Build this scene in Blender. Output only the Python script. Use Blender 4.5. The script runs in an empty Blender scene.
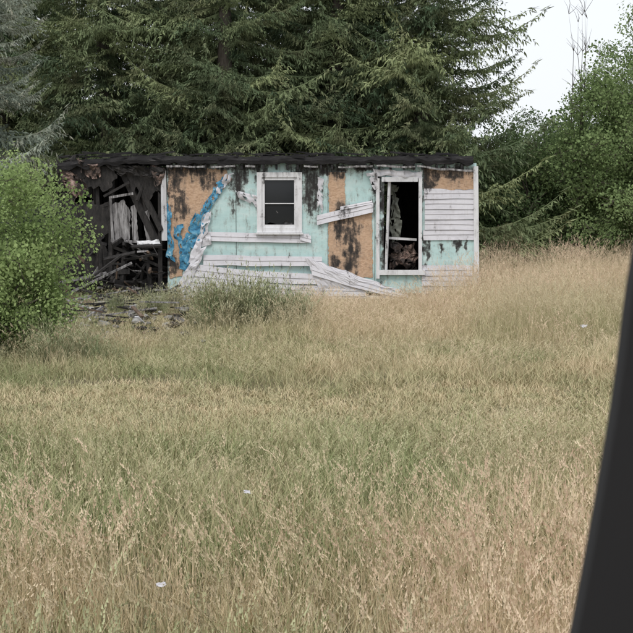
import bpy, math, random
import numpy as np
from mathutils import Vector, noise, Matrix
random.seed(7); rng=np.random.default_rng(7)
S=bpy.context.scene
S.view_settings.view_transform='Standard'; S.view_settings.look='None'; S.view_settings.exposure=0

# ---------------------------------------------------------------- helpers
class MB:
    def __init__(s): s.v=[]; s.f=[]; s.m=[]; s.u=[]
    def add(s,vs,fs,m=0):
        o=len(s.v); s.v.extend([tuple(p) for p in vs])
        for f in fs: s.f.append(tuple(i+o for i in f)); s.m.append(m)
    def box(s,c,d,m=0,rot=None):
        x,y,z=[k/2 for k in d]
        vs=[Vector((a*x,b*y,e*z)) for a in(-1,1) for b in(-1,1) for e in(-1,1)]
        if rot is not None: vs=[rot@v for v in vs]
        vs=[v+Vector(c) for v in vs]
        s.add(vs,[(0,1,3,2),(4,6,7,5),(0,4,5,1),(2,3,7,6),(0,2,6,4),(1,5,7,3)],m)
    def beam(s,a,b,w,h,m=0):
        a=Vector(a);b=Vector(b);d=b-a
        q=d.to_track_quat('Z','Y').to_matrix()
        s.box((a+b)/2,(w,h,d.length),m,q)
    def tube(s,pts,rad,n=7,m=0):
        rings=[]; vs=[];fs=[]
        for i,p in enumerate(pts):
            p=Vector(p); q=Vector(pts[min(i+1,len(pts)-1)])-Vector(pts[max(i-1,0)])
            R=q.to_track_quat('Z','Y').to_matrix()
            for k in range(n):
                a=2*math.pi*k/n; vs.append(p+R@Vector((math.cos(a)*rad[i],math.sin(a)*rad[i],0)))
        for i in range(len(pts)-1):
            for k in range(n):
                k2=(k+1)%n; fs.append((i*n+k,i*n+k2,(i+1)*n+k2,(i+1)*n+k))
        s.add(vs,fs,m)
    def mesh(s,name,mats,smooth=False):
        me=bpy.data.meshes.new(name); me.from_pydata(s.v,[],s.f); 
        for m in mats: me.materials.append(m)
        me.polygons.foreach_set('material_index',s.m)
        if smooth: me.polygons.foreach_set('use_smooth',[True]*len(s.f))
        me.update(); return me
    def obj(s,name,mats,parent=None,smooth=False,link=True):
        o=bpy.data.objects.new(name,s.mesh(name,mats,smooth))
        if link: S.collection.objects.link(o)
        if parent: o.parent=parent
        return o
def empty(name,loc=(0,0,0)):
    o=bpy.data.objects.new(name,None); o.location=loc; S.collection.objects.link(o); return o

class N:
    def __init__(s,name):
        s.mat=bpy.data.materials.new(name); s.mat.use_nodes=True
        s.nt=s.mat.node_tree; s.b=s.nt.nodes['Principled BSDF']; s.out=s.nt.nodes['Material Output']
        s.b.inputs['Specular IOR Level'].default_value=0.25
    def n(s,t,**k):
        x=s.nt.nodes.new(t)
        for a,b in k.items():
            setattr(x,a,b)
        return x
    def l(s,a,b): s.nt.links.new(a,b)
    def coord(s,scale=(1,1,1),kind='Object'):
        tc=s.n('ShaderNodeTexCoord'); mp=s.n('ShaderNodeMapping'); mp.inputs['Scale'].default_value=scale
        s.l(tc.outputs[kind],mp.inputs[0]); return mp.outputs[0]
    def wpos(s,scale=(1,1,1)):
        g=s.n('ShaderNodeNewGeometry'); mp=s.n('ShaderNodeMapping'); mp.inputs['Scale'].default_value=scale
        s.l(g.outputs['Position'],mp.inputs[0]); return mp.outputs[0]
    def noise(s,vec,scale,detail=4,rough=.6,dist=0):
        x=s.n('ShaderNodeTexNoise'); x.inputs['Scale'].default_value=scale; x.inputs['Detail'].default_value=detail
        x.inputs['Roughness'].default_value=rough; x.inputs['Distortion'].default_value=dist
        if vec: s.l(vec,x.inputs['Vector'])
        return x.outputs['Fac']
    def ramp(s,fac,stops):
        r=s.n('ShaderNodeValToRGB'); e=r.color_ramp.elements
        while len(e)<len(stops): e.new(.5)
        for i,(p,c) in enumerate(stops):
            e[i].position=p; e[i].color=(c if len(c)==4 else (*c,1))
        s.l(fac,r.inputs[0]); return r.outputs[0]
    def mix(s,fac,a,b,mode='MIX'):
        x=s.n('ShaderNodeMix',data_type='RGBA',blend_type=mode)
        for v,i in((fac,0),(a,6),(b,7)):
            if isinstance(v,(int,float)): x.inputs[i].default_value=v
            elif isinstance(v,tuple): x.inputs[i].default_value=(*v[:3],1)
            else: s.l(v,x.inputs[i])
        return x.outputs[2]
    def math(s,op,a,b=None,clamp=False):
        x=s.n('ShaderNodeMath',operation=op); x.use_clamp=clamp
        for v,i in((a,0),(b,1)):
            if v is None: continue
            if isinstance(v,(int,float)): x.inputs[i].default_value=v
            else: s.l(v,x.inputs[i])
        return x.outputs[0]
    def col(s,c):
        if isinstance(c,tuple): s.b.inputs['Base Color'].default_value=(*c[:3],1)
        else: s.l(c,s.b.inputs['Base Color'])
    def bump(s,h,st=.3,d=.02):
        x=s.n('ShaderNodeBump'); x.inputs['Strength'].default_value=st; x.inputs['Distance'].default_value=d
        s.l(h,x.inputs['Height']); s.l(x.outputs[0],s.b.inputs['Normal'])
    def rough(s,r): s.b.inputs['Roughness'].default_value=r
    def diffuse(s,col):
        t=s.n('ShaderNodeBsdfDiffuse'); s.l(col,t.inputs[0]); s.l(t.outputs[0],s.out.inputs[0]); s.nt.nodes.remove(s.b)
    def transl(s,col,f=.3):
        d=s.n('ShaderNodeBsdfDiffuse'); s.l(col,d.inputs[0])
        t=s.n('ShaderNodeBsdfTranslucent'); m=s.n('ShaderNodeMixShader'); m.inputs[0].default_value=f
        s.l(col,t.inputs[0]); s.l(d.outputs[0],m.inputs[1]); s.l(t.outputs[0],m.inputs[2]); s.l(m.outputs[0],s.out.inputs[0]); s.nt.nodes.remove(s.b)
    def inst(s,name,kind='INSTANCER'):
        a=s.n('ShaderNodeAttribute',attribute_type=kind,attribute_name=name); return a.outputs['Fac']

def fx(px): return (px-316.5)/48.46
def fz(py): return 0.02+(295-py)/48.46
HY=29.0

BL=[(239,184,8,26),(312,188,12,28),(306,168,18,8),(350,246,9,36),(342,222,7,20),(336,264,7,9),(246,166,26,6),(446,172,34,7),
    (426,184,8,14),(384,228,4,48),(378,188,8,16),(456,245,3,8),(443,247,2.5,6),(466,243,2.5,6),(426,250,3,14),(171,180,14,16),
    (190,166,34,10),(172,262,12,14),(208,180,9,10),(365,168,14,6),(322,170,9,9),(155,195,9,25),(262,176,7,14),(338,170,12,7),(180,206,8,14)]
def char(n,col,amount=1.0):
    tc=n.n('ShaderNodeTexCoord'); P=tc.outputs['Object']; acc=None
    wn=n.n('ShaderNodeTexNoise'); wn.inputs['Scale'].default_value=4.5; wn.inputs['Detail'].default_value=5; n.l(P,wn.inputs['Vector'])
    sb=n.n('ShaderNodeVectorMath',operation='SUBTRACT'); n.l(wn.outputs['Color'],sb.inputs[0]); sb.inputs[1].default_value=(.5,.5,.5)
    sc_=n.n('ShaderNodeVectorMath',operation='MULTIPLY'); n.l(sb.outputs[0],sc_.inputs[0]); sc_.inputs[1].default_value=(.42,0,.6)
    ad=n.n('ShaderNodeVectorMath',operation='ADD'); n.l(P,ad.inputs[0]); n.l(sc_.outputs[0],ad.inputs[1]); P=ad.outputs[0]
    for (a,b,ra,rb) in BL:
        m=n.n('ShaderNodeMapping',vector_type='POINT')
        sx=48.46/ra; sz=48.46/rb
        m.inputs['Scale'].default_value=(sx,0,sz); m.inputs['Location'].default_value=(-fx(a)*sx,0,-fz(b)*sz)
        n.l(P,m.inputs[0]); L=n.n('ShaderNodeVectorMath',operation='LENGTH'); n.l(m.outputs[0],L.inputs[0])
        v=n.math('SUBTRACT',1.45,L.outputs['Value'],True)
        acc=v if acc is None else n.math('MAXIMUM',acc,v)
    c=n.coord((10,3,2.0)); nz=n.noise(c,1.0,6,.7)
    c2=n.coord((2,1,2)); nz2=n.noise(c2,3,8,.78)
    nn=n.math('ADD',nz,nz2)
    nn=n.math('SUBTRACT',nn,1.0); nn=n.math('MULTIPLY',nn,2.4)
    t=n.math('ADD',n.math('MULTIPLY',acc,.85*amount),nn)
    f=n.ramp(t,[(.36,(0,0,0)),(.60,(.72,.72,.72)),(.95,(1,1,1))])
    st=n.ramp(t,[(0.0,(0,0,0)),(.55,(.5,.5,.5))])
    col=n.mix(n.math('MULTIPLY',st,amount),col,(.24,.20,.17))
    return n.mix(f,col,(.038,.035,.034))

# ---------------------------------------------------------------- materials
def M_plain(name,c,r=.8,var=.25,scale=6,bump=0):
    n=N(name); v=n.coord(); z=n.noise(v,scale,6,.65)
    d=tuple(k*(1-var) for k in c); e=tuple(min(1,k*(1+var)) for k in c)
    n.col(n.ramp(z,[(.3,d),(.7,e)])); n.rough(r)
    if bump: n.bump(z,bump)
    return n.mat
n=N('foam_sheathing'); z=n.noise(n.coord((1,1,3)),1.2,6,.7)
c=n.ramp(z,[(.3,(.42,.60,.60)),(.5,(.52,.70,.69)),(.7,(.68,.79,.78))]); n.col(char(n,c)); n.rough(.75); M_aqua=n.mat
n=N('osb_board'); vo=n.n('ShaderNodeTexVoronoi'); vo.inputs['Scale'].default_value=1; n.l(n.coord((26,10,60)),vo.inputs['Vector'])
sep=n.n('ShaderNodeSeparateColor'); n.l(vo.outputs['Color'],sep.inputs[0])
c=n.ramp(sep.outputs[0],[(0,(.34,.20,.12)),(.4,(.50,.33,.21)),(1,(.68,.48,.34))])
c=n.mix(n.noise(n.coord(),2.2,4),c,(.58,.40,.28)); n.col(char(n,c,.9)); n.rough(.85); M_osb=n.mat
n=N('vinyl_siding'); z=n.noise(n.coord((1,1,5)),1.4,6,.7)
c=n.ramp(z,[(.25,(.50,.49,.52)),(.5,(.66,.65,.69)),(.75,(.74,.73,.76))]); n.col(char(n,c,.42)); n.rough(.5); M_vinyl=n.mat
n=N('white_trim'); z=n.noise(n.coord((3,1,1)),2,6,.7)
c=n.ramp(z,[(.28,(.50,.49,.50)),(.5,(.76,.76,.78))]); n.col(char(n,c,.36)); n.rough(.45); M_white=n.mat
n=N('blue_tarp'); z=n.noise(n.coord((3,1,3)),3,6,.7,.5)
c=n.ramp(z,[(.3,(.03,.08,.13)),(.45,(.05,.22,.38)),(.58,(.13,.36,.52)),(.68,(.5,.64,.68))]); n.col(c); n.rough(.6); n.bump(z,.6,.03); M_blue=n.mat
n=N('charred_wood'); z=n.noise(n.coord((8,8,3)),2,8,.7)
n.col(n.ramp(z,[(.35,(.021,.020,.020)),(.6,(.048,.044,.042)),(.75,(.12,.105,.095))])); n.rough(.85); n.bump(z,.7,.03); M_char=n.mat
n=N('roof_char'); z=n.noise(n.coord((1,1,6)),3,8,.75)
n.col(n.ramp(z,[(.42,(.018,.017,.018)),(.60,(.036,.034,.035)),(.72,(.17,.16,.16))])); n.rough(.85); n.bump(z,.6,.03); M_roof=n.mat
n=N('burnt_sheet'); z=n.noise(n.coord((1,1,1)),3.4,8,.8,.6)
n.col(n.ramp(z,[(.42,(.022,.02,.02)),(.52,(.10,.075,.065)),(.60,(.36,.25,.21)),(.70,(.50,.44,.42))])); n.rough(.8); M_sheet=n.mat
n=N('weathered_board'); z=n.noise(n.coord((12,3,1.5)),1.6,6,.7)
n.col(n.ramp(z,[(.36,(.04,.037,.036)),(.5,(.22,.21,.21)),(.68,(.46,.45,.45))])); n.rough(.8); M_board=n.mat
n=N('window_glass'); n.col((.02,.022,.025)); n.rough(.08); n.b.inputs['Specular IOR Level'].default_value=.4; M_glass=n.mat
n=N('rubble_block'); z=n.noise(n.coord(),5,8,.7)
n.col(n.ramp(z,[(.3,(.12,.11,.10)),(.5,(.26,.25,.235)),(.7,(.44,.43,.41))])); n.rough(.9); n.bump(z,.5,.02); M_rub=n.mat
M_rust=M_plain('rusty_scrap',(.14,.10,.075),.8,.5,5)
n=N('bark'); z=n.noise(n.coord((6,6,1)),3,6,.7); n.col(n.ramp(z,[(.3,(.05,.042,.035)),(.7,(.14,.12,.10))])); n.rough(.95); n.bump(z,.6,.03); M_bark=n.mat

def needle_mat(name,ca,cb,cc):
    n=N(name); r=n.inst('rnd','GEOMETRY'); c=n.mix(r,ca,cb)
    c=n.mix(n.ramp(n.noise(n.wpos(),1.1,4),[(.48,(0,0,0)),(.72,(.6,.6,.6))]),c,cc); n.diffuse(c); return n.mat
M_needle=needle_mat('spruce_needles',(.085,.125,.073),(.28,.325,.165),(.29,.275,.165))
M_needle2=needle_mat('blue_spruce_needles',(.17,.205,.165),(.38,.42,.34),(.38,.32,.24))
n=N('broad_leaves'); t=n.inst('tint'); r=n.inst('rnd')
c1=n.mix(r,(.09,.145,.075),(.20,.29,.14)); c2=n.mix(r,(.20,.29,.10),(.39,.49,.21)); c=n.mix(t,c1,c2)
gn=n.noise(n.coord(),9,2); c=n.mix(n.math('MULTIPLY',gn,.4),c,(.24,.31,.14))
n.transl(c,.25); M_leaf=n.mat
n=N('grass_blades'); t=n.inst('dry'); r=n.inst('rnd')
wn=n.noise(n.wpos((1,1,.3)),2.6,5,.7); fn=n.noise(n.wpos((1,1,.15)),30,2,.6)
t=n.math('ADD',t,n.math('MULTIPLY',n.math('SUBTRACT',wn,.5),1.5)); t=n.math('ADD',t,n.math('MULTIPLY',n.math('SUBTRACT',fn,.5),1.5),True)
c=n.mix(t,(.235,.28,.125),(.72,.59,.40)); c=n.mix(n.math('MULTIPLY',r,.4),c,n.mix(t,(.33,.37,.19),(.58,.45,.29)))
n.diffuse(c); M_grass=n.mat
n=N('grass_seed_heads'); r=n.inst('rnd'); t=n.inst('dry'); fn=n.noise(n.wpos((1,1,.3)),9,3,.7)
c=n.mix(n.ramp(fn,[(.35,(0,0,0)),(.65,(1,1,1))]),(.78,.65,.47),(.64,.47,.35)); c=n.mix(t,(.44,.44,.26),c); n.diffuse(c); M_seed=n.mat
n=N('weed_leaves'); r=n.inst('rnd'); c=n.mix(r,(.25,.30,.16),(.48,.45,.30)); n.diffuse(c); M_weed=n.mat

# ---------------------------------------------------------------- instancing
def scatter(name,coll,P,R,Sc,I,attrs,parent=None):
    me=bpy.data.meshes.new(name); me.from_pydata([tuple(p) for p in P],[],[])
    a=me.attributes.new('rot','FLOAT_VECTOR','POINT'); a.data.foreach_set('vector',np.array(R,dtype=np.float32).ravel())
    a=me.attributes.new('scl','FLOAT_VECTOR','POINT'); a.data.foreach_set('vector',np.array(Sc,dtype=np.float32).ravel())
    a=me.attributes.new('idx','INT','POINT'); a.data.foreach_set('value',np.array(I,dtype=np.int32))
    for k,v in attrs.items():
        a=me.attributes.new(k,'FLOAT','POINT'); a.data.foreach_set('value',np.array(v,dtype=np.float32))
    o=bpy.data.objects.new(name,me); S.collection.objects.link(o)
    if parent: o.parent=parent
    g=bpy.data.node_groups.new(name+'_scatter','GeometryNodeTree')
    g.interface.new_socket('Geometry',in_out='INPUT',socket_type='NodeSocketGeometry')
    g.interface.new_socket('Geometry',in_out='OUTPUT',socket_type='NodeSocketGeometry')
    nn=g.nodes; gi=nn.new('NodeGroupInput'); go=nn.new('NodeGroupOutput'); ip=nn.new('GeometryNodeInstanceOnPoints'); ci=nn.new('GeometryNodeCollectionInfo')
    ci.inputs['Collection'].default_value=coll; ci.inputs['Separate Children'].default_value=True; ci.inputs['Reset Children'].default_value=True
    def na(nm,dt):
        x=nn.new('GeometryNodeInputNamedAttribute'); x.data_type=dt; x.inputs['Name'].default_value=nm; return x.outputs['Attribute']
    e=nn.new('FunctionNodeEulerToRotation')
    L=g.links.new
    L(gi.outputs[0],ip.inputs['Points']); L(ci.outputs[0],ip.inputs['Instance']); ip.inputs['Pick Instance'].default_value=True
    L(na('idx','INT'),ip.inputs['Instance Index']); L(na('rot','FLOAT_VECTOR'),e.inputs[0]); L(e.outputs[0],ip.inputs['Rotation'])
    L(na('scl','FLOAT_VECTOR'),ip.inputs['Scale']); L(ip.outputs[0],go.inputs[0])
    m=o.modifiers.new('scatter','NODES'); m.node_group=g
    return o
def mkcoll(name,objs):
    c=bpy.data.collections.new(name)
    for o in objs: c.objects.link(o)
    return c

# ---------------------------------------------------------------- ground
def gz(x,y):
    if y<5: 
        t=max(0,min(1,(5-y)/3.2)); base=1.15*t*t*(3-2*t)
    else: base=0
    return base+0.10*noise.noise(Vector((x*.12,y*.16,0)))+0.04*noise.noise(Vector((x*.5,y*.5,3)))
xs=sorted(set([-300,-200,-120,-80,-50,-35]+[round(-24+.6*i,2) for i in range(81)]+[35,50,80,120,200,300]))
ys=sorted(set([-60,-30,-12,-6]+[round(-3+.5*i,2) for i in range(110)]+[56,65,80,110,160,250,400]))
vs=[(x,y,gz(x,y) if (abs(x)<25 and y<53) else (1.15 if y<1.8 else 0)) for y in ys for x in xs]
w=len(xs); fs=[(j*w+i,j*w+i+1,(j+1)*w+i+1,(j+1)*w+i) for j in range(len(ys)-1) for i in range(w-1)]
b=MB(); b.add(vs,fs)
n=N('ground_soil'); z=n.noise(n.coord((.5,1.6,1)),1.0,8,.65); z2=n.noise(n.coord((1,1,1)),14,6,.75); z3=n.noise(n.coord((1,.35,1)),60,4,.8)
c=n.ramp(z,[(.35,(.30,.28,.15)),(.55,(.42,.37,.22)),(.7,(.52,.45,.29))]); c=n.mix(n.math('MULTIPLY',z2,.4),c,(.20,.17,.10))
c=n.mix(n.ramp(z3,[(.42,(0,0,0)),(.6,(.8,.8,.8))]),c,(.16,.14,.08)); n.col(c); n.rough(.95); n.bump(z3,1,.05)
b.obj('ground',[n.mat],smooth=True)
b=MB(); b.add([(-200,-5,1.21),(200,-5,1.21),(200,1.4,1.21),(-200,1.4,1.21),(-200,-5,1.0),(200,-5,1.0),(200,1.4,1.0),(-200,1.4,1.0)],[(0,1,2,3),(3,2,6,7),(0,4,5,1)])
b.obj('road',[M_plain('asphalt',(.06,.06,.06),.9,.25,30,.3)])

# ---------------------------------------------------------------- grass prototypes (round patches, 1 m across)
def blade(b,x,y,ang,h,lean,w,m=0,z0=0,segs=3):
    dx,dy=math.cos(ang),math.sin(ang); pa=ang+math.pi/2+random.uniform(-.9,.9); wx,wy=math.cos(pa)*w/2,math.sin(pa)*w/2
    vs=[];fs=[]
    for i in range(segs+1):
        t=i/segs; k=lean*h*t**1.8; z=z0+h*(t-.35*lean*t*t); ww=1-.9*t**1.5
        vs+= [(x+dx*k-wx*ww,y+dy*k-wy*ww,z),(x+dx*k+wx*ww,y+dy*k+wy*ww,z)]
    for i in range(segs): fs.append((2*i,2*i+1,2*i+3,2*i+2))
    b.add(vs,fs,m); return Vector((x+dx*lean*h,y+dy*lean*h,z0+h*(1-.35*lean))),Vector((dx*lean*1.8,dy*lean*1.8,1-.7*lean)).normalized()
def head(b,tip,d,ln,m=1,fl=.016,k=16):
    droop=Vector((d.x,d.y,-.35))*ln
    for i in range(k):
        t=i/k; p=tip+d*ln*(t-.3)+droop*(t*t)*.5
        a=random.uniform(0,6.28); r=fl*(1-.6*t)*random.uniform(.5,1.3)
        o=Vector((math.cos(a)*r,math.sin(a)*r,random.uniform(0,.012)))
        q=p+o; s=Vector((random.uniform(-1,1),random.uniform(-1,1),0)).normalized()*.0040
        e=q+(d+o*22).normalized()*random.uniform(.014,.026)
        b.add([q-s,q+s,e],[(0,1,2)],m)
protos=[]
def disc(r):
    a=random.uniform(0,6.28); k=r*random.random()**.55; return k*math.cos(a),k*math.sin(a)
RT=.5
for i in range(5): # 0-4 leafy
    b=MB()
    for _ in range(270):
        x,y=disc(RT); hn=1+.6*noise.noise(Vector((x*4,y*4,i*9))); blade(b,x,y,random.uniform(0,6.28),random.uniform(.2,.52)*hn,random.uniform(.1,.75),random.uniform(.005,.010))
    for _ in range(14):
        x,y=disc(RT); t,d=blade(b,x,y,random.uniform(0,6.28),random.uniform(.45,.68),random.uniform(.05,.3),.003); head(b,t,d,.10,1,.010,10)
    protos.append(b.obj('a%d_grass_tuft'%i,[M_grass,M_seed],link=False))
for i in range(6): # 5-10 seeding
    b=MB(); la=random.uniform(0,6.28)
    for _ in range(150):
        x,y=disc(RT); blade(b,x,y,random.uniform(0,6.28),random.uniform(.25,.5),random.uniform(.1,.6),random.uniform(.004,.007))
    for _ in range(78):
        x,y=disc(RT); hn=1+.5*noise.noise(Vector((x*4,y*4,i*9+4))); t,d=blade(b,x,y,la+random.uniform(-1.6,1.6),random.uniform(.42,.78)*hn,random.uniform(.05,.42),.0035,0); head(b,t,d,random.uniform(.08,.17),1,random.uniform(.007,.018),15)
    protos.append(b.obj('b%d_seeding_grass_tuft'%i,[M_grass,M_seed],link=False))
for i in range(3): # 11-13 short
    b=MB()
    for _ in range(420):
        x,y=disc(RT); blade(b,x,y,random.uniform(0,6.28),random.uniform(.04,.12),random.uniform(.2,1.0),random.uniform(.006,.011),segs=2)
    protos.append(b.obj('c%d_short_grass_tuft'%i,[M_grass,M_seed],link=False))
gc=mkcoll('grass_tufts',protos)
LF=lambda:random.randint(0,4)
SD=lambda:random.randint(5,10)
def nz(x,y,s,k=0): return noise.noise(Vector((x*s,y*s,k)))
P=[];R=[];Sc=[];I=[];D=[];RN=[]
def put(x,y,i,s,dry,hs=1):
    P.append((x,y,gz(x,y)-.01));R.append((random.uniform(-.04,.04),random.uniform(-.04,.04),random.uniform(0,6.28)));Sc.append((s,s,s*hs));I.append(i);D.append(max(0,min(1,dry)));RN.append(random.random())
y=3.6
while y<42:
    hw=.27*y+1.6
    cell=.46 if y<9 else .49
    if y>30: cell=.7
    xg=-hw
    while xg<hw:
        x=xg+random.uniform(0,cell); yy=y+random.uniform(0,cell); xg+=cell
        if 28.45<yy<33.5 and -5.8<x<3.7: continue
        ee=yy+nz(x,yy,.35)*.9+nz(x,yy,.12,5)*.6+random.uniform(-.35,.35)
        rel=x/(0.226*yy)
        p=.6*nz(x,yy,.5,9)+.6*nz(x,yy,1.3,2)
        if ee<12.7:
            if ee<6.0: dry=.24+.50*rel+.75*p; sp=.22+.5*max(0,rel)
            elif ee<7.8: dry=.78-.10*rel+.6*p; sp=.72
            else: dry=.26+.25*(rel>.6)+.75*p; sp=.16+.25*(rel>.5)
            if rel>.3 and ee<8.3: dry+=.28; sp+=.4
            hs=.95 if ee<8.2 else .76
            if ee>9.8: hs=.62
            put(x,yy,SD() if random.random()<sp else LF(),random.uniform(.88,1.15),dry+random.uniform(-.12,.12),max(.45,hs+.35*p+random.uniform(-.1,.1)))
        elif ee<16.2:
            put(x,yy,random.randint(11,13),random.uniform(1.0,1.25),.62+.5*p+random.uniform(-.15,.15),random.uniform(.5,1.0))
            if random.random()<.55: put(x+random.uniform(-.3,.3),yy+random.uniform(-.3,.3),random.randint(11,13),random.uniform(1.0,1.25),.62+.5*p,random.uniform(.6,1.2))
        elif ee<20.3:
            dry=.46+.9*p+.15*rel
            put(x,yy,SD() if random.random()<.35 else LF(),random.uniform(.8,1.05),dry,max(.28,.50+.5*p))
        elif yy<29.5 or x>3.4:
            if rel<-.35 and yy>20.5:
                if random.random()<.7: put(x,yy,random.choice([0,1,2,3,11,12,5]),random.uniform(.6,.9),.36+.8*p,.5)
            else:
                dry=.86+.4*p
                hs=.75+.35*(x>2.6)+.45*p
                if x<2.0 and yy>25: hs*=.45
                if rel>.5 and yy<24: dry-=.3
                if x<0 and yy<24: dry-=.3
                put(x,yy,SD() if random.random()<.72 else LF(),random.uniform(.72,1.0),dry,max(.3,hs))
        else:
            put(x,yy,LF(),random.uniform(.8,1.2),.3)
    y+=cell
scatter('tall_grass',gc,P,R,Sc,I,{'dry':D,'rnd':RN})

# ---------------------------------------------------------------- weeds
ws=[]
for k in range(3):
    b=MB()
    for _ in range(34):
        x,y=disc(.18); a=random.uniform(0,6.28); h=random.uniform(.45,.95); ln=random.uniform(.1,.6)
        blade(b,x,y,a,h,ln,.007,0)
        for j in range(13):
            t=random.uniform(.3,1); q=Vector((x+math.cos(a)*ln*h*t**1.8,y+math.sin(a)*ln*h*t**1.8,h*(t-.35*ln*t*t)))
            aa=random.uniform(0,6.28); l=random.uniform(.03,.09); e=q+Vector((math.cos(aa)*l*.7,math.sin(aa)*l*.7,random.uniform(0,.08)))
            s=Vector((-math.sin(aa),math.cos(aa),0))*.006; mid=(q+e)/2
            b.add([q,mid+s,e,mid-s],[(0,1,2,3)],0)
    ws.append(b.obj('weed_plant_%d'%k,[M_weed],link=False))
wc=mkcoll('weed_plants',ws)
def weeds(name,cx,cy,rx,ry,n_,h):
    P=[];R=[];Sc=[];I=[];RN=[]
    for _ in range(n_):
        a,bb=disc(1); x=cx+a*rx; y=cy+bb*ry; s=h*(1-.4*(a*a+bb*bb))*random.uniform(.65,1.2)
        P.append((x,y,gz(x,y)));R.append((random.uniform(-.1,.1),random.uniform(-.1,.1),random.uniform(0,6.28)));Sc.append((s,s,s));I.append(random.randint(0,2));RN.append(random.random())
    scatter(name,wc,P,R,Sc,I,{'rnd':RN})
weeds('weed_bush',-1.1,22.6,1.0,.6,64,1.15)
weeds('weed_bush',-3.3,24.6,.9,.6,12,.6)
weeds('weed_bush',-2.4,25.0,.8,.5,12,.8)
weeds('weed_bush',-3.5,18.3,.9,.5,18,.75)

# ---------------------------------------------------------------- spruce (whole-tree meshes, reused)
def spruce_branch():
    V=[];L=3.0;pts=[];n_=16
    wob=random.uniform(-.25,.25)
    for i in range(n_+1):
        t=i/n_; pts.append(Vector((L*t,wob*math.sin(t*3),-.55*t -.25*math.sin(t*math.pi)+.30*t**3)))
    def twig(p,d,ln,w):
        side=d.cross(Vector((random.uniform(-.9,.9),random.uniform(-.9,.9),1))).normalized()*w
        e=p+d*ln; m=p+d*ln*.4
        V.extend([p,m+side,e,m-side])
    for i in range(0,n_,2):
        w=Vector((0,0,.03*(1-i/n_))); V.extend([pts[i]-w,pts[i+2]-w*.8,pts[i+2]+w*.8,pts[i]+w])
    s=.10
    while s<1:
        i=s*n_; i0=min(int(i),n_-1); p=pts[i0].lerp(pts[i0+1],i-i0)
        for sg in(-1,1):
            ln=(1.0*math.sin(min(1,(s+.12)*1.1)*math.pi)**.6*.75+.12)*random.uniform(.5,1.2)*(1 if s<.9 else .5)
            a=math.radians(random.uniform(35,70))*sg
            d=Vector((math.cos(a),math.sin(a),random.uniform(-.4,.1))).normalized()
            j=.0
            while j<ln:
                q=p+d*j+Vector((0,0,-.30*j*j))
                for h in range(2):
                    dd=(d*random.uniform(.1,1)+Vector((0,0,-random.uniform(-.1,1.5)))+Vector((random.uniform(-.7,.7),random.uniform(-.7,.7),0))).normalized()
                    twig(q,dd,random.uniform(.06,.16),random.uniform(.012,.022))
                j+=.068
        s+=.033
    for _ in range(6): twig(pts[-1]-Vector((random.uniform(0,.2),0,0)),Vector((1,random.uniform(-.5,.5),random.uniform(-.3,.3))).normalized(),.2,.018)
    return np.array([tuple(v) for v in V],dtype=np.float32)
SB=[spruce_branch() for _ in range(6)]
def euler(rx,ry,rz):
    from mathutils import Euler
    return np.array(Euler((rx,ry,rz)).to_matrix(),dtype=np.float32)
def spruce_mesh(name,H,Rm,mat,seed,step=.26):
    VV=[];RR=[];z=.5
    def addb(z,a,s,sy,sz,pitch):
        v=SB[random.randint(0,5)]*np.array([s,s*sy,sz],dtype=np.float32); v=v@euler(random.uniform(-.3,.3),pitch,a).T
        v=v+np.array([0,0,z],dtype=np.float32); VV.append(v)
        r=min(1,max(0,.38+.75*noise.noise(Vector((math.cos(a)*2+seed,math.sin(a)*2,z*.8)))+random.uniform(-.3,.35)))
        RR.append(np.full(len(v),r,dtype=np.float32))
    while z<H*.98:
        f=z/H; r=Rm*(1-f)**.75+.15
        big=z>9.5
        for q in range(int((5 if big else 8)*(1-.3*f))):
            a=random.uniform(0,6.283); rr=r*random.uniform(.55,1.08)*(1+.25*noise.noise(Vector((math.cos(a)*1.5+seed,math.sin(a)*1.5,z*.7)))); s=rr/3
            addb(z+random.uniform(-.15,.15),a,s,random.uniform(.75,1.1),max(s,.5)*random.uniform(.9,1.3),-.30+.55*(1-f)*random.uniform(.1,1.1)-.1)
        if not big:
            for q in range(3):
                s=r*random.uniform(.25,.45)/3; addb(z,random.uniform(0,6.283),s,1.4,.6,random.uniform(.1,.8))
        z+=step*(1+.6*f+(.6 if big else 0))
    V=np.concatenate(VV);Rr=np.concatenate(RR)
    tb=MB(); tb.tube([(.1*math.sin(i),0,-.15+H*i/10) for i in range(11)],[.28*(1-.93*i/10) for i in range(11)],9)
    nv=len(V); nq=nv//4; TV=np.array(tb.v,dtype=np.float32); TF=np.array(tb.f,dtype=np.int32)+nv
    allV=np.concatenate([V,TV]); F=np.concatenate([np.arange(nv,dtype=np.int32).reshape(-1,4),TF])
    me=bpy.data.meshes.new(name); me.vertices.add(len(allV)); me.vertices.foreach_set('co',allV.ravel())
    me.loops.add(F.size); me.loops.foreach_set('vertex_index',F.ravel()); me.polygons.add(len(F))
    me.polygons.foreach_set('loop_start',np.arange(0,F.size,4,dtype=np.int32))
    me.materials.append(mat); me.materials.append(M_bark)
    mi=np.zeros(len(F),dtype=np.int32); mi[nq:]=1; me.polygons.foreach_set('material_index',mi)
    a=me.attributes.new('rnd','FLOAT','POINT'); a.data.foreach_set('value',np.concatenate([Rr,np.zeros(len(TV),dtype=np.float32)]))
    me.update(calc_edges=True); return me
SM=[spruce_mesh('spruce_a',17,4.35,M_needle,1.0),spruce_mesh('spruce_b',17,4.3,M_needle,9.0)]
SBm=spruce_mesh('blue_spruce',12,3.6,M_needle2,4.0)
def spruce(me,X,Y,s,rz,name='spruce_tree',sz=1):
    o=bpy.data.objects.new(name,me); S.collection.objects.link(o); o.location=(X,Y,0); o.rotation_euler=(0,0,rz); o.scale=(s,s,s*sz)
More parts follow.
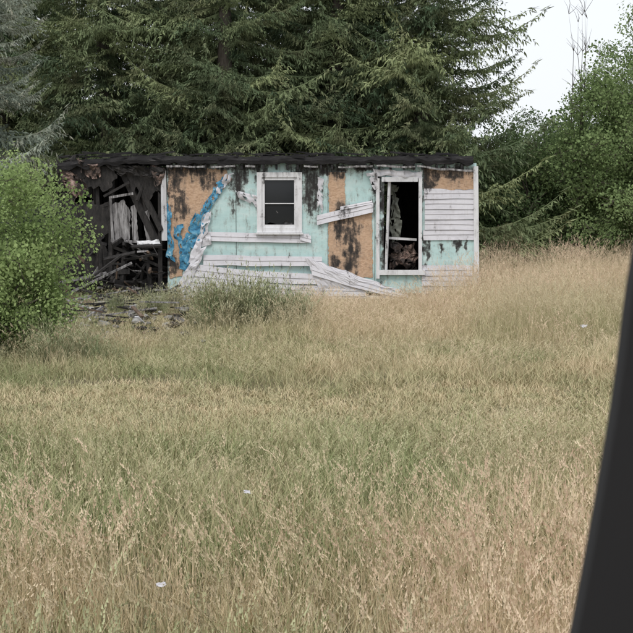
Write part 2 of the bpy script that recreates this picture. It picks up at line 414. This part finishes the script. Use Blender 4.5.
spruce(SM[0],-5.6,37.6,.96,.3); spruce(SM[1],-2.4,37.0,1.0,1.9); spruce(SM[0],.5,38.3,1.05,2.6); spruce(SM[1],2.8,37.5,.98,4.1)
spruce(SM[1],-8.9,40,.98,5.2); spruce(SM[0],-4,44,1.05,4.5); spruce(SM[1],-.8,43,1.1,.4); spruce(SM[0],-9.5,47,1.05,1.2); spruce(SM[0],1.4,43.5,.95,3.5)
spruce(SBm,-7.9,31.5,1,0,'blue_spruce_tree')

# ---------------------------------------------------------------- broadleaf
def clump(k,nl=120,r=.38,ls=.066):
    b=MB()
    for _ in range(nl):
        d=Vector((random.gauss(0,1),random.gauss(0,1),random.gauss(0,.8))).normalized()*r*random.random()**.45
        a=Vector((random.gauss(0,1),random.gauss(0,1),random.gauss(0,.5)-.3)).normalized(); s=a.cross(Vector((random.gauss(0,.4),random.gauss(0,.4),1))).normalized()
        l=ls*random.uniform(.6,1.4); w=l*.36
        b.add([d,d+a*l*.45+s*w,d+a*l,d+a*l*.45-s*w],[(0,1,2,3)],0)
    for _ in range(4):
        e=Vector((random.gauss(0,1),random.gauss(0,1),random.gauss(0,1))).normalized()*r*.9
        b.tube([(0,0,0),e],[.008,.003],3,1)
    return b.obj('leaf_clump_%d'%k,[M_leaf,M_bark],link=False)
lc=mkcoll('leaf_clumps',[clump(k) for k in range(4)])
def broad(name,X,Y,lobes,ncl,tint,trunk_r,scale=1,thr=-.15,br=0):
    z0=gz(X,Y) if Y<53 else 0
    b=MB(); 
    for (cx,cy,cz,rx,ry,rz) in lobes:
        for j in range(4):
            e=Vector((X+cx+random.uniform(-.6,.6)*rx,Y+cy+random.uniform(-.6,.6)*ry,z0+cz+random.uniform(-.2,.75)*rz)); s=Vector((X,Y,z0-.05))
            m=s.lerp(e,.45)+Vector((random.uniform(-.1,.1),0,.12*rz)); q=[s,s.lerp(m,.5),m,m.lerp(e,.5)+Vector((random.uniform(-.1,.1),0,0)),e]
            b.tube(q,[trunk_r*(1-.22*k) for k in range(5)],6)
    t=b.obj(name,[M_bark],smooth=True)
    P=[];R=[];Sc=[];I=[];T=[];RN=[]; vol=[l[3]*l[4]*l[5] for l in lobes]; tot=sum(vol)
    for l,v in zip(lobes,vol):
        c=0;tries=0
        while c<ncl*v/tot and tries<ncl*6:
            tries+=1
            d=Vector((random.gauss(0,1),random.gauss(0,1),random.gauss(0,1))).normalized()*random.random()**.38
            rr=1+.34*noise.noise(Vector((d.x*2.5+X,d.y*2.5,d.z*2.5+l[0])))
            p=Vector((X+l[0]+d.x*l[3]*rr,Y+l[1]+d.y*l[4]*rr,z0+l[2]+d.z*l[5]*rr))
            nv=noise.noise(p*1.1/scale)
            if nv<thr or p.z<z0+.1: continue
            c+=1; s=scale*random.uniform(.6,1.2)
            P.append(tuple(p));R.append(tuple(random.uniform(0,6.28) for _ in range(3)));Sc.append((s,s,s));I.append(random.randint(0,3));T.append(tint)
            RN.append(min(1,max(0,.45+br+.9*nv+random.uniform(-.25,.25))))
    scatter('foliage',lc,P,R,Sc,I,{'tint':T,'rnd':RN},parent=t)
broad('leafy_shrub',-4.4,18.9,[(0,0,1.55,1.15,1.1,1.3),(.5,.1,1.1,.75,.8,.9),(-.9,.2,1.2,1.0,1,1.1),(.2,0,.5,1.0,.9,.5)],580,1,.035,.66,-.3,.0)
broad('deciduous_tree',9.9,38.5,[(0,0,3.7,3.1,2.4,3.3),(-1.6,-.5,2.8,2.1,2.0,2.3),(1.1,0,6.8,2.2,2.0,2.4)],1350,.5,.13,1.15,-.3,.12)
broad('deciduous_tree',6.4,39.5,[(0,0,2.2,2.0,1.6,2.1),(-1.2,0,1.6,1.6,1.3,1.6)],480,.15,.08,1.2,-.3)
broad('deciduous_tree',4.6,50,[(0,0,2.2,3.5,1.6,2.3),(4,0,2.2,3.5,1.6,2.2),(8,2,3,3.5,1.6,3)],520,.2,.1,1.9,-.3)
broad('deciduous_tree',14.5,44,[(0,0,5,3.3,2.5,4.5)],400,.2,.15,1.8)
b=MB()
base=Vector((7.3,39,0))
for j in range(5):
    p=[base]; d=Vector((random.uniform(-.08,.08),random.uniform(-.1,.1),1))
    for k in range(7):
        p.append(p[-1]+d*1.02*random.uniform(.85,1.05)+Vector((random.uniform(-.09,.09),0,0)))
        if k>3:
            for _ in range(3):
                e=p[-1]+Vector((random.uniform(-.35,.35),random.uniform(-.3,.3),random.uniform(.2,.6))); b.tube([p[-1],(p[-1]+e)/2+Vector((.04,0,0)),e],[.008,.005,.002],4)
    b.tube(p,[.04*(1-.138*k) for k in range(8)],5)
b.obj('dead_sapling',[M_bark])

# ---------------------------------------------------------------- the burnt house
H=empty('burnt_mobile_home',(0,HY,0))
def jagged(pts,jag,step=.05):
    out=[]
    for i,a in enumerate(pts):
        b_=pts[(i+1)%len(pts)]; a=Vector(a); b_=Vector(b_); L=(b_-a).length; k=max(1,int(L/step)) if jag>0 else 1
        for j in range(k):
            p=a.lerp(b_,j/k)
            if j>0: p=p+Vector((random.uniform(-jag,jag),random.uniform(-jag,jag)))
            out.append(p)
    return out
def poly(mb,px,y,th=.012,m=0,jag=.012):
    pts=jagged([(fx(a),fz(c_)) for a,c_ in px],jag); k=len(pts)
    vs=[(p.x,-y-th,p.y) for p in pts]+[(p.x,-y,p.y) for p in pts]
    fs=[tuple(range(k))]+[(i,(i+1)%k,(i+1)%k+k,i+k) for i in range(k)]
    mb.add(vs,fs,m)
def patch(mb,c4,y,nu=14,nv=8,amp=.03,m=0,bul=0,seed=0,holes=0):
    c=[Vector((fx(a),fz(d))) for a,d in c4]; vs=[];fs=[]
    for j in range(nv+1):
        for i in range(nu+1):
            u=i/nu;v=j/nv; p=(c[0]*(1-u)+c[1]*u)*(1-v)+(c[3]*(1-u)+c[2]*u)*v
            q=noise.noise_vector(Vector((p.x*4+seed,p.y*4,seed)))+.5*noise.noise_vector(Vector((p.x*11+seed,p.y*11,seed)))
            vs.append((p.x+q.x*amp,-y-abs(q.y)*amp*1.6-bul*math.sin(u*3.14)*math.sin(v*3.14),p.y+q.z*amp))
    w=nu+1
    for j in range(nv):
        for i in range(nu):
            if holes and noise.noise(Vector((i*.45+seed,j*.45,seed)))<-.35+holes*.3*(abs(i/nu-.5)*2): continue
            fs.append((j*w+i,j*w+i+1,(j+1)*w+i+1,(j+1)*w+i))
    mb.add(vs,fs,m)
X_=[167,262,298,384,420,476]; Y_=[163,176,180,228,270,293]
b=MB(); 
V=[(fx(a),0,fz(c_)) for c_ in Y_ for a in X_]; F=[]
for j in range(5):
    for i in range(5):
        if i==1 and 1<=j<=2: continue
        if i==3 and 2<=j<=3: continue
        F.append((j*6+i,(j+1)*6+i,(j+1)*6+i+1,j*6+i+1))
b.add(V,F); o=b.obj('sheathing',[M_aqua],H); so=o.modifiers.new('s','SOLIDIFY'); so.thickness=.05; so.offset=0
b=MB()
for a in(236,328,375): b.box((fx(a),-.0275,fz(228)),(.008,.004,2.5))
b.obj('sheathing_seams',[M_char],H)
b=MB()
poly(b,[(168,167),(226,169),(232,179),(216,196),(206,211),(194,220),(188,240),(184,262),(182,276),(169,278)],.027,.012,0,.02)
poly(b,[(328,172),(345,172),(345,206),(329,213)],.027); poly(b,[(328,220),(345,214),(345,209),(372,208),(373,277),(350,278),(329,275)],.0275)
poly(b,[(424,167),(473,171),(473,189),(424,190)],.027)
b.obj('osb_panels',[M_osb],H)
b=MB()
patch(b,[(222,176),(228,180),(205,220),(198,214)],.05,12,26,.05,0,0,1,.5)
patch(b,[(196,212),(206,219),(197,250),(180,244)],.055,14,18,.06,0,0,2,.3)
patch(b,[(179,238),(192,244),(188,272),(179,268)],.05,8,14,.05,0,0,3,.3)
patch(b,[(166,202),(170,206),(174,262),(167,256)],.05,6,24,.05,0,0,4,.6)
patch(b,[(174,226),(182,222),(183,240),(175,238)],.045,8,10,.06,0,0,5,.7)
b.obj('blue_tarp_strips',[M_blue],H,smooth=True)
b=MB()
patch(b,[(203,215),(212,210),(208,232),(198,244)],.07,10,16,.05,0,0,6,.5)
patch(b,[(224,174),(234,172),(222,192),(214,196)],.06,8,10,.06,0,0,26,.5)
patch(b,[(236,190),(257,194),(258,206),(244,200)],.06,12,8,.06,0,.03,7,.4)
patch(b,[(372,168),(423,172),(422,179),(374,176)],.05,24,4,.05,0,.02,8)
patch(b,[(366,172),(374,172),(382,192),(376,192)],.08,6,14,.05,0,0,9,.3)
patch(b,[(318,176),(324,178),(322,212),(317,206)],.04,5,16,.04,0,0,12,.5)
b.obj('torn_siding_scraps',[M_vinyl],H,smooth=True)
def board(mb,x0,x1,ztop0,ztop1,h,y=.035,sag=0,segs=24,twist=0,pinch=0,m=0):
    vs=[];fs=[]
    for i in range(segs+1):
        t=i/segs; x=x0+(x1-x0)*t; zt=ztop0*(1-t)+ztop1*t-sag*math.sin(t*math.pi)+.012*noise.noise(Vector((x*2,ztop0*7,0)))
        hh=h*(1-pinch*t); yo=y+.016*noise.noise(Vector((x*1.5,ztop0*5,2)))+twist*t
        prof=[(0,0),(.018,-.48*hh),(.005,-.52*hh),(.024,-hh),(.0,-hh-.001)]
        for (py_,pz) in prof: vs.append((x,-yo-py_,zt+pz))
    k=5
    for i in range(segs):
        for j in range(k-1): fs.append((i*k+j,i*k+j+1,(i+1)*k+j+1,(i+1)*k+j))
    mb.add(vs,fs,m)
b=MB()
z=fz(188); 
for i in range(5): board(b,fx(424)+random.uniform(-.02,.03),fx(474),z,z,.213); z-=.213
for i in range(3): board(b,fx(422)+random.uniform(-.03,.03),fx(474),fz(265)-i*.213,fz(265)-i*.213,.213)
b.obj('lap_siding_right',[M_vinyl],H)
b=MB()
board(b,fx(206),fx(309),fz(231),fz(233),.19,.05,.01)
board(b,fx(300),fx(311),fz(232),fz(235),.15,.075)
patch(b,[(199,238),(210,230),(212,244),(198,246)],.06,8,8,.03,0,0,13)
rows=[(203,322,254,256,.01,.22),(194,334,264,273,.05,.25),(187,366,275,285,.07,.25),(178,404,286,295,.06,.22)]
for q,(a,c_,t0,t1,sg,hh) in enumerate(rows): board(b,fx(a),fx(c_),fz(t0),fz(t1),hh,.045+.012*q,sg,30,.07,.15)
# the torn end of the siding sheet, drooping to the ground on the right
patch(b,[(306,257),(352,272),(404,292),(318,288)],.13,26,8,.035,0,.05,61)
board(b,fx(312),fx(408),fz(264),fz(294),.20,.16,.05,24,.04,.65)
patch(b,[(196,250),(206,246),(190,284),(174,292)],.085,8,16,.05,0,.02,14)
patch(b,[(198,236),(203,240),(196,262),(188,262)],.08,5,10,.04,0,.02,15)
b.obj('sagging_siding',[M_vinyl],H)
b=MB(); board(b,fx(317),fx(373),fz(215),fz(202),.2,.07,.0,14,.03); board(b,fx(340),fx(372),fz(206),fz(200),.07,.10,0,10)
b.obj('loose_siding_board',[M_vinyl],H)
b=MB()
def fr(mb,l,t,r,bt,w,y,th,m=0):
    l,r=fx(l),fx(r);t,bt=fz(t),fz(bt)
    mb.box((l+w/2,-y,(t+bt)/2),(w,th,t-bt),m); mb.box((r-w/2,-y,(t+bt)/2),(w,th,t-bt),m)
    mb.box(((l+r)/2,-y,t-w/2),(r-l-2*w,th,w),m); mb.box(((l+r)/2,-y,bt+w/2),(r-l-2*w,th,w),m)
fr(b,257,172,302,232,.10,.055,.06); fr(b,261.6,176.6,297.4,227.4,.065,.03,.05)
b.box((fx(279.5),-.02,fz(203)),(fx(294)-fx(264.7),.03,.02)); 
b.box((fx(279.5),-.085,fz(233)),(.98,.12,.035))
b.obj('window_frame',[M_white],H)
b=MB(); poly(b,[(264.5,180),(294.5,180),(294.5,203),(264.5,203)],.012,.004,0,0)
poly(b,[(264.5,203),(294.5,203),(294.5,224),(286,220),(280,224.5),(270,222),(264.5,224)],-.006,.004,0,.004)
b.obj('window_glass',[M_glass],H)
b=MB(); patch(b,[(270,208),(293,204),(293,224),(276,224)],-.12,8,10,.1,0,0,20); b.obj('window_curtain',[M_board],H,smooth=True)
b=MB()
b.beam((fx(378),-.06,fz(278)),(fx(377.5),-.06,fz(178)),.12,.07); b.beam((fx(420.5),-.06,fz(272)),(fx(420),-.06,fz(178)),.10,.07)
b.box((fx(399.5),-.055,fz(179)),(.74,.06,.10)); b.box((fx(401),-.07,fz(272)),(1.0,.1,.10)); 
b.beam((fx(386.5),.05,fz(270)),(fx(389.5),.02,fz(181)),.05,.05)
b.beam((fx(387.5),.30,fz(238)),(fx(418),.35,fz(240)),.05,.05)
b.obj('door_frame',[M_white],H)
b=MB(); patch(b,[(391,184),(401,186),(398,240),(391,244)],-.35,8,20,.10,0,0,51,.3); patch(b,[(391,242),(418,246),(418,268),(391,268)],-.3,18,14,.14,1,.05,52,.2)  # grey-green strip added, its colour standing in for light through the back wall
b.obj('door_light_strip_and_sheet',[M_plain('painted_back_light',(.17,.18,.155),.9,.5,6),M_sheet],H)
b=MB(); D=4.0
x0,x1=fx(62),fx(476)
b.box(((x0+x1)/2,2,fz(286)),(x1-x0,3.9,.12),0)
def bw(a,c_,t,bt): b.box(((fx(a)+fx(c_))/2,D-.05,(fz(t)+fz(bt))/2),(fx(c_)-fx(a),.08,fz(t)-fz(bt)),0)
bw(62,372,166,285); bw(372,430,166,184); bw(372,430,232,285); bw(400,430,184,232); bw(430,476,166,285)
b.box((x1-.04,2,(fz(166)+fz(286))/2),(.07,3.8,fz(166)-fz(286)),0)
b.box((fx(168),2.1,(fz(166)+fz(286))/2),(.08,3.5,fz(166)-fz(286)),0)
b.box((fx(330),2.1,(fz(166)+fz(286))/2),(.08,3.5,fz(166)-fz(286)),0)
for i in range(9): b.beam((fx(66),.1+i*.45,fz(286)),(fx(66)+random.uniform(-.05,.08),.1+i*.45,fz(168)+random.uniform(-.6,.0)),.05,.09)
for a in(184,200,216,240,312,345,362,432,448,464): b.box((fx(a),.075,(fz(168)+fz(288))/2),(.045,.09,fz(168)-fz(288)),0)
for a in range(72,166,9): b.box((fx(a),D-.14,fz(226)),(.05,.09,2.4),0)
b.obj('charred_interior',[M_char],H)
b=MB()
for _ in range(34):
    x=random.uniform(fx(390),fx(417)); z=fz(282)+random.random()**1.5*.55; y=random.uniform(.5,1.4)
    R_=Matrix.Rotation(random.uniform(0,3),3,(random.random(),random.random(),random.random()+.01))
    b.box((x,y,z),(random.uniform(.05,.5),random.uniform(.02,.3),random.uniform(.008,.03)),random.choice([0,3,3,1,2]),R_)
for _ in range(200):
    x=random.uniform(fx(60),fx(164)); z=fz(288)+random.random()**1.8*1.0; y=random.uniform(-.6,2.5)
    R_=Matrix.Rotation(random.uniform(0,3),3,(random.random(),random.random(),random.random()+.01))
    b.box((x,y,z),(random.uniform(.1,.9),random.uniform(.02,.1),random.uniform(.015,.05)),random.choice([3,3,3,3,3,3,3,3,0,2]),R_)
b.obj('burnt_contents',[M_rust,M_sheet,M_board,M_char],H)
b=MB()
poly(b,[(60,200),(66,188),(76,204),(88,192),(100,206),(112,198),(110,232),(100,240),(112,256),(118,274),(104,290),(60,292)],.0,.05,0,.06)
poly(b,[(62,164),(112,166),(118,178),(108,190),(92,186),(84,198),(70,188),(62,196)],.06,.02,0,.05)
poly(b,[(124,166),(164,166),(163,196),(156,188),(150,200),(140,184),(132,192)],.03,.02,0,.04)
for (a,t,c_,bt,w) in[(112,168,110,292,.09),(122,170,156,240,.13),(131,168,162,230,.10),(136,172,148,215,.07),(160,166,160,288,.08),(96,180,101,290,.07),(84,172,78,290,.06),(125,240,121,290,.09),(146,244,150,290,.07),(112,246,160,266,.06),(70,214,108,204,.06),(104,196,130,182,.05),(150,166,138,200,.05),(66,182,92,236,.06),(118,252,96,288,.05),(154,250,128,288,.05)]:
    b.beam((fx(a),random.uniform(-.04,.1),fz(t)),(fx(c_),random.uniform(-.16,.02),fz(bt)),w,w)
b.obj('charred_studs',[M_char],H)
b=MB()
b.beam((fx(111),-.1,fz(196)),(fx(113),-.1,fz(242)),.06,.05,0); b.beam((fx(111),-.1,fz(240)),(fx(160),-.1,fz(242)),.05,.05,0)
b.beam((fx(111),-.12,fz(197)),(fx(134),-.12,fz(193)),.05,.05,0)
poly(b,[(113,204),(124,199),(131,212),(129,240),(121,238),(114,240)],.06,.02,0,.02)
poly(b,[(131,206),(136,203),(138,240),(132,239)],.02,.02,0,.01)
poly(b,[(143,214),(149,208),(152,240),(146,240)],.05,.02,0,.015)
b.beam((fx(164.5),-.1,fz(240)),(fx(164),-.09,fz(170)),.09,.07,1)
patch(b,[(137,240),(158,238),(161,244),(140,248)],.18,10,5,.05,1,.05,31)
b.obj('burnt_window_remains',[M_board,M_white],H)
b=MB()
patch(b,[(76,158),(104,161),(100,176),(80,174)],.12,16,10,.12,0,.05,40,.3)
patch(b,[(62,168),(80,176),(86,196),(66,190)],.12,10,10,.12,0,.0,42,.4)
patch(b,[(100,164),(166,166),(160,176),(120,174)],.12,20,6,.10,1,.0,41,.3)
patch(b,[(150,168),(166,168),(165,180),(156,184)],.1,8,8,.08,0,.0,44,.4)
patch(b,[(60,158),(90,158),(74,200),(60,196)],.04,14,14,.16,1,.0,45,.3)
b.obj('crumpled_roof_sheets',[M_sheet,M_char],H,smooth=False)
b=MB(); segs=110; vs=[];fs=[]
for i in range(segs+1):
    t=i/segs; x=fx(60)+(fx(472)-fx(60))*t; e=noise.noise(Vector((x*1.8,0,0)))*.06+noise.noise(Vector((x*7,5,0)))*.05
    sg=-.10*max(0,.16-t)*8
    zt=fz(156.5)+e*.6+sg; zb=fz(164)+noise.noise(Vector((x*5,9,0)))*.08+sg; yf=-.22+noise.noise(Vector((x*3,3,0)))*.07
    vs+=[(x,yf+.02,zb),(x,yf,(zt+zb)/2),(x,yf+.03,zt),(x,1.0,zt+.02),(x,3,zt+.02),(x,4.25,zt-.03),(x,4.25,zb),(x,.02,zb-.005)]
k=8
for i in range(segs):
    for j in range(k): fs.append((i*k+j,i*k+(j+1)%k,(i+1)*k+(j+1)%k,(i+1)*k+j))
fs.append(tuple(range(k))); fs.append(tuple(segs*k+j for j in range(k)))
b.add(vs,fs)
for _ in range(120):
    x=random.uniform(fx(66),fx(468)); R_=Matrix.Rotation(random.uniform(-.2,.2),3,'Y')@Matrix.Rotation(random.uniform(-.6,.6),3,'Z')
    b.box((x,random.uniform(-.24,.5),fz(156)+random.uniform(-.05,.07)),(random.uniform(.05,.6),.04,random.uniform(.012,.04)),0,R_)
for i in range(26):
    x=fx(172)+i*(fx(470)-fx(172))/26+random.uniform(-.05,.05); b.box((x,-.10,fz(167)),(.04,.18,.10),0)
b.obj('roof',[M_roof],H)
b=MB()
for (a,c_,dz0,dz1) in[(168,206,0,.5),(212,236,1,0),(246,256,0,.6),(304,318,0,.8),(338,372,.8,0),(376,414,0,.8),(416,471,.5,5)]:
    ka=14; pts=[]
    for i in range(ka+1):
        t=i/ka; x=fx(a)+(fx(c_)-fx(a))*t; pts.append((x,-.26-.03*noise.noise(Vector((x*2,1,1))),fz(166+dz0+(dz1-dz0)*t)+.025*noise.noise(Vector((x*2.6,7,1)))))
    for i in range(ka): b.beam(pts[i],pts[i+1],.014,random.uniform(.03,.045))
b.obj('drip_edge',[M_board],H)
b=MB(); b.beam((fx(477.5),-.05,fz(291)),(fx(475),-.05,fz(166)),.09,.10); b.obj('corner_trim',[M_white],H)
b=MB(); z=fz(168)
while z>fz(285): b.box((x1+.01,2,z-.1),(.03,3.9,.195)); z-=.213
b.obj('end_wall_siding',[M_vinyl],H)

# ---------------------------------------------------------------- debris in front
b=MB()
ico=[(-1,0,1.6),(1,0,1.6),(-1,0,-1.6),(1,0,-1.6),(0,1.6,1),(0,1.6,-1),(0,-1.6,1),(0,-1.6,-1),(1.6,1,0),(-1.6,1,0),(1.6,-1,0),(-1.6,-1,0)]
IF=[(0,4,1),(0,9,4),(9,5,4),(4,5,8),(4,8,1),(8,10,1),(8,3,10),(5,3,8),(5,2,3),(2,7,3),(7,10,3),(7,6,10),(7,11,6),(11,0,6),(0,1,6),(6,1,10),(9,0,11),(9,11,2),(9,2,5),(7,2,11)]
def rock(c,s,m=0):
    sx=[random.uniform(.5,1.6) for _ in range(3)]
    b.add([(c[0]+x*s*.55*sx[0]*random.uniform(.5,1.4),c[1]+y*s*.55*sx[1]*random.uniform(.5,1.4),c[2]+z*s*.3*sx[2]*random.uniform(.5,1.4)) for x,y,z in ico],IF,m)
for _ in range(260):
    x=random.gauss(-3.1,1.0); y=random.uniform(20.8,28); rock((x,y,gz(x,y)+random.uniform(.0,.16)),random.uniform(.02,.095),random.choice([0,0,0,0,0,1,3,3]))
for _ in range(70):
    x=random.uniform(-4.9,-2.1); y=random.uniform(22.5,28.6); z=gz(x,y)+random.uniform(.05,.28); a=random.uniform(0,3.14); L=random.uniform(.2,1.1)
    b.beam((x,y,z),(x+math.cos(a)*L,y+math.sin(a)*L*.6,z+random.uniform(-.12,.15)),random.uniform(.02,.08),.025,random.choice([2,2,3,3,3,1]))
b.beam((-5.0,27.4,.12),(-3.7,28.0,.75),.05,.04,2)
b.beam((-4.6,27.2,.35),(-3.9,27.9,.9),.05,.04,3)
b.beam((-5.3,27.0,.35),(-4.2,27.9,.55),.05,.05,2)
for _ in range(12):
    x=random.uniform(-4.4,-2.2); y=random.uniform(22,27.5); 
    b.box((x,y,gz(x,y)+.15),(random.uniform(.08,.3),.02,random.uniform(.04,.14)),random.choice([4,2,3]),Matrix.Rotation(random.uniform(0,3),3,(random.random(),random.random(),random.random())))
b.obj('debris_pile',[M_rub,M_rust,M_board,M_char,M_vinyl])
def litter(x,y,s,zz):
    mb=MB(); vs=[];fs=[]
    for j in range(6):
        for i in range(6):
            q=noise.noise_vector(Vector((i*.6+x,j*.6+y,0))); vs.append(((i/5-.5)*s*1.5+q.x*s*.5,(j/5-.5)*s*.6+q.y*s*.4,(j/5)*s*.5+q.z*s*.4))
    for j in range(5):
        for i in range(5): fs.append((j*6+i,j*6+i+1,j*6+i+7,j*6+i+6))
    mb.add(vs,fs); o=mb.obj('litter_scrap',[M_vinyl]); o.location=(x,y,zz)
for (x,y,s,zz) in[(-.42,8.4,.025,.5),(-.75,6.6,.03,.45),(3.9,20.3,.07,.26)]: litter(x,y,s,zz)

# ---------------------------------------------------------------- car door (camera looks out through its window)
C=empty('car_door',(0,.7,0))
n=N('car_trim_black'); n.col((.016,.015,.015)); n.rough(.6); M_ct=n.mat
n=N('car_seal_rubber'); n.col((.034,.034,.035)); n.rough(.8); M_cs=n.mat
n=N('car_paint'); n.col((.03,.03,.035)); n.rough(.25); M_cp=n.mat
loop=[(-.95,1.95),(-.93,2.2),(-.86,2.5),(-.74,2.72),(-.55,2.79),(-.2,2.80),(.08,2.78),(.20,2.70),(.205,2.60),(.178,2.45),(.159,2.365),(.1495,2.285),(.135,2.19),(.119,2.10),(.095,1.95)]
def smooth_loop(L):
    out=[]
    for i in range(len(L)-1):
        p0=Vector(L[max(i-1,0)]);p1=Vector(L[i]);p2=Vector(L[i+1]);p3=Vector(L[min(i+2,len(L)-1)])
        for k in range(5):
            t=k/5; out.append(.5*((2*p1)+(p2-p0)*t+(2*p0-5*p1+4*p2-p3)*t*t+(3*p1-p0-3*p2+p3)*t**3))
    out.append(Vector(L[-1])); return out
loop=smooth_loop(loop)
def sweep(prof,mat,name):
    mb=MB(); vs=[];fs=[];k=len(prof);c=Vector((-.35,2.35))
    for i,p in enumerate(loop):
        p=Vector(p); t=(Vector(loop[min(i+1,len(loop)-1)])-Vector(loop[max(i-1,0)])).normalized(); nrm=Vector((t.y,-t.x)) 
        if nrm.dot(p-c)<0: nrm=-nrm
        for (o_,yy) in prof: q=p+nrm*o_; vs.append((q.x,yy,q.y))
    for i in range(len(loop)-1):
        for j in range(k): fs.append((i*k+j,i*k+(j+1)%k,(i+1)*k+(j+1)%k,(i+1)*k+j))
    mb.add(vs,fs); return mb.obj(name,[mat],C,smooth=False)
sweep([(0,.006),(.0015,.001),(.004,.0),(.009,.004),(.009,.014),(.003,.014)],M_cs,'window_seal')
sweep([(.0032,-.0015),(.010,-.008),(.05,-.03),(.09,-.02),(.10,.03),(.05,.05),(.0095,.02),(.0095,-.001)],M_ct,'window_frame')
b=MB()
b.box((-.43,.02,1.93),(1.06,.09,.05),0); b.box((-.43,.03,1.60),(1.25,.07,.61),1); b.box((-.43,-.03,1.80),(1.1,.05,.07),0)
b.box((-.75,-.05,1.72),(.14,.03,.025),0)
o=b.obj('door_panel',[M_ct,M_cp],C); bv=o.modifiers.new('b','BEVEL'); bv.width=.012; bv.segments=3

# ---------------------------------------------------------------- light
W=bpy.data.worlds.new('World'); S.world=W; W.use_nodes=True; nt=W.node_tree
bg=nt.nodes['Background']; sky=nt.nodes.new('ShaderNodeTexSky'); sky.sky_type='NISHITA'; sky.sun_disc=False
EL,AZ=math.radians(52),math.radians(200)
sky.sun_elevation=EL; sky.sun_rotation=AZ; sky.dust_density=4; sky.air_density=1.2
mx=nt.nodes.new('ShaderNodeMix'); mx.data_type='RGBA'; mx.inputs[0].default_value=.88; mx.inputs[7].default_value=(8.4,8.7,9.1,1)
nt.links.new(sky.outputs[0],mx.inputs[6]); nt.links.new(mx.outputs[2],bg.inputs[0]); bg.inputs[1].default_value=.124
W.cycles.sampling_method='MANUAL'; W.cycles.sample_map_resolution=256
sl=bpy.data.lights.new('sun','SUN'); sl.energy=1.3; sl.angle=math.radians(20); sl.color=(1,.96,.9)
so=bpy.data.objects.new('sun',sl); S.collection.objects.link(so)
d=Vector((math.sin(AZ)*math.cos(EL),math.cos(AZ)*math.cos(EL),math.sin(EL)))
so.rotation_euler=d.to_track_quat('Z','Y').to_euler(); so.location=(0,0,30)
# ---------------------------------------------------------------- camera
cd=bpy.data.cameras.new('camera'); cam=bpy.data.objects.new('camera',cd); S.collection.objects.link(cam)
cam.location=(0,0,2.4); cam.rotation_euler=(math.radians(90-5.57),0,0)
cd.sensor_width=36; cd.lens=36*1400/633; cd.clip_start=.05; cd.clip_end=1500
cd.dof.use_dof=True; cd.dof.focus_distance=26; cd.dof.aperture_fstop=28
S.camera=cam
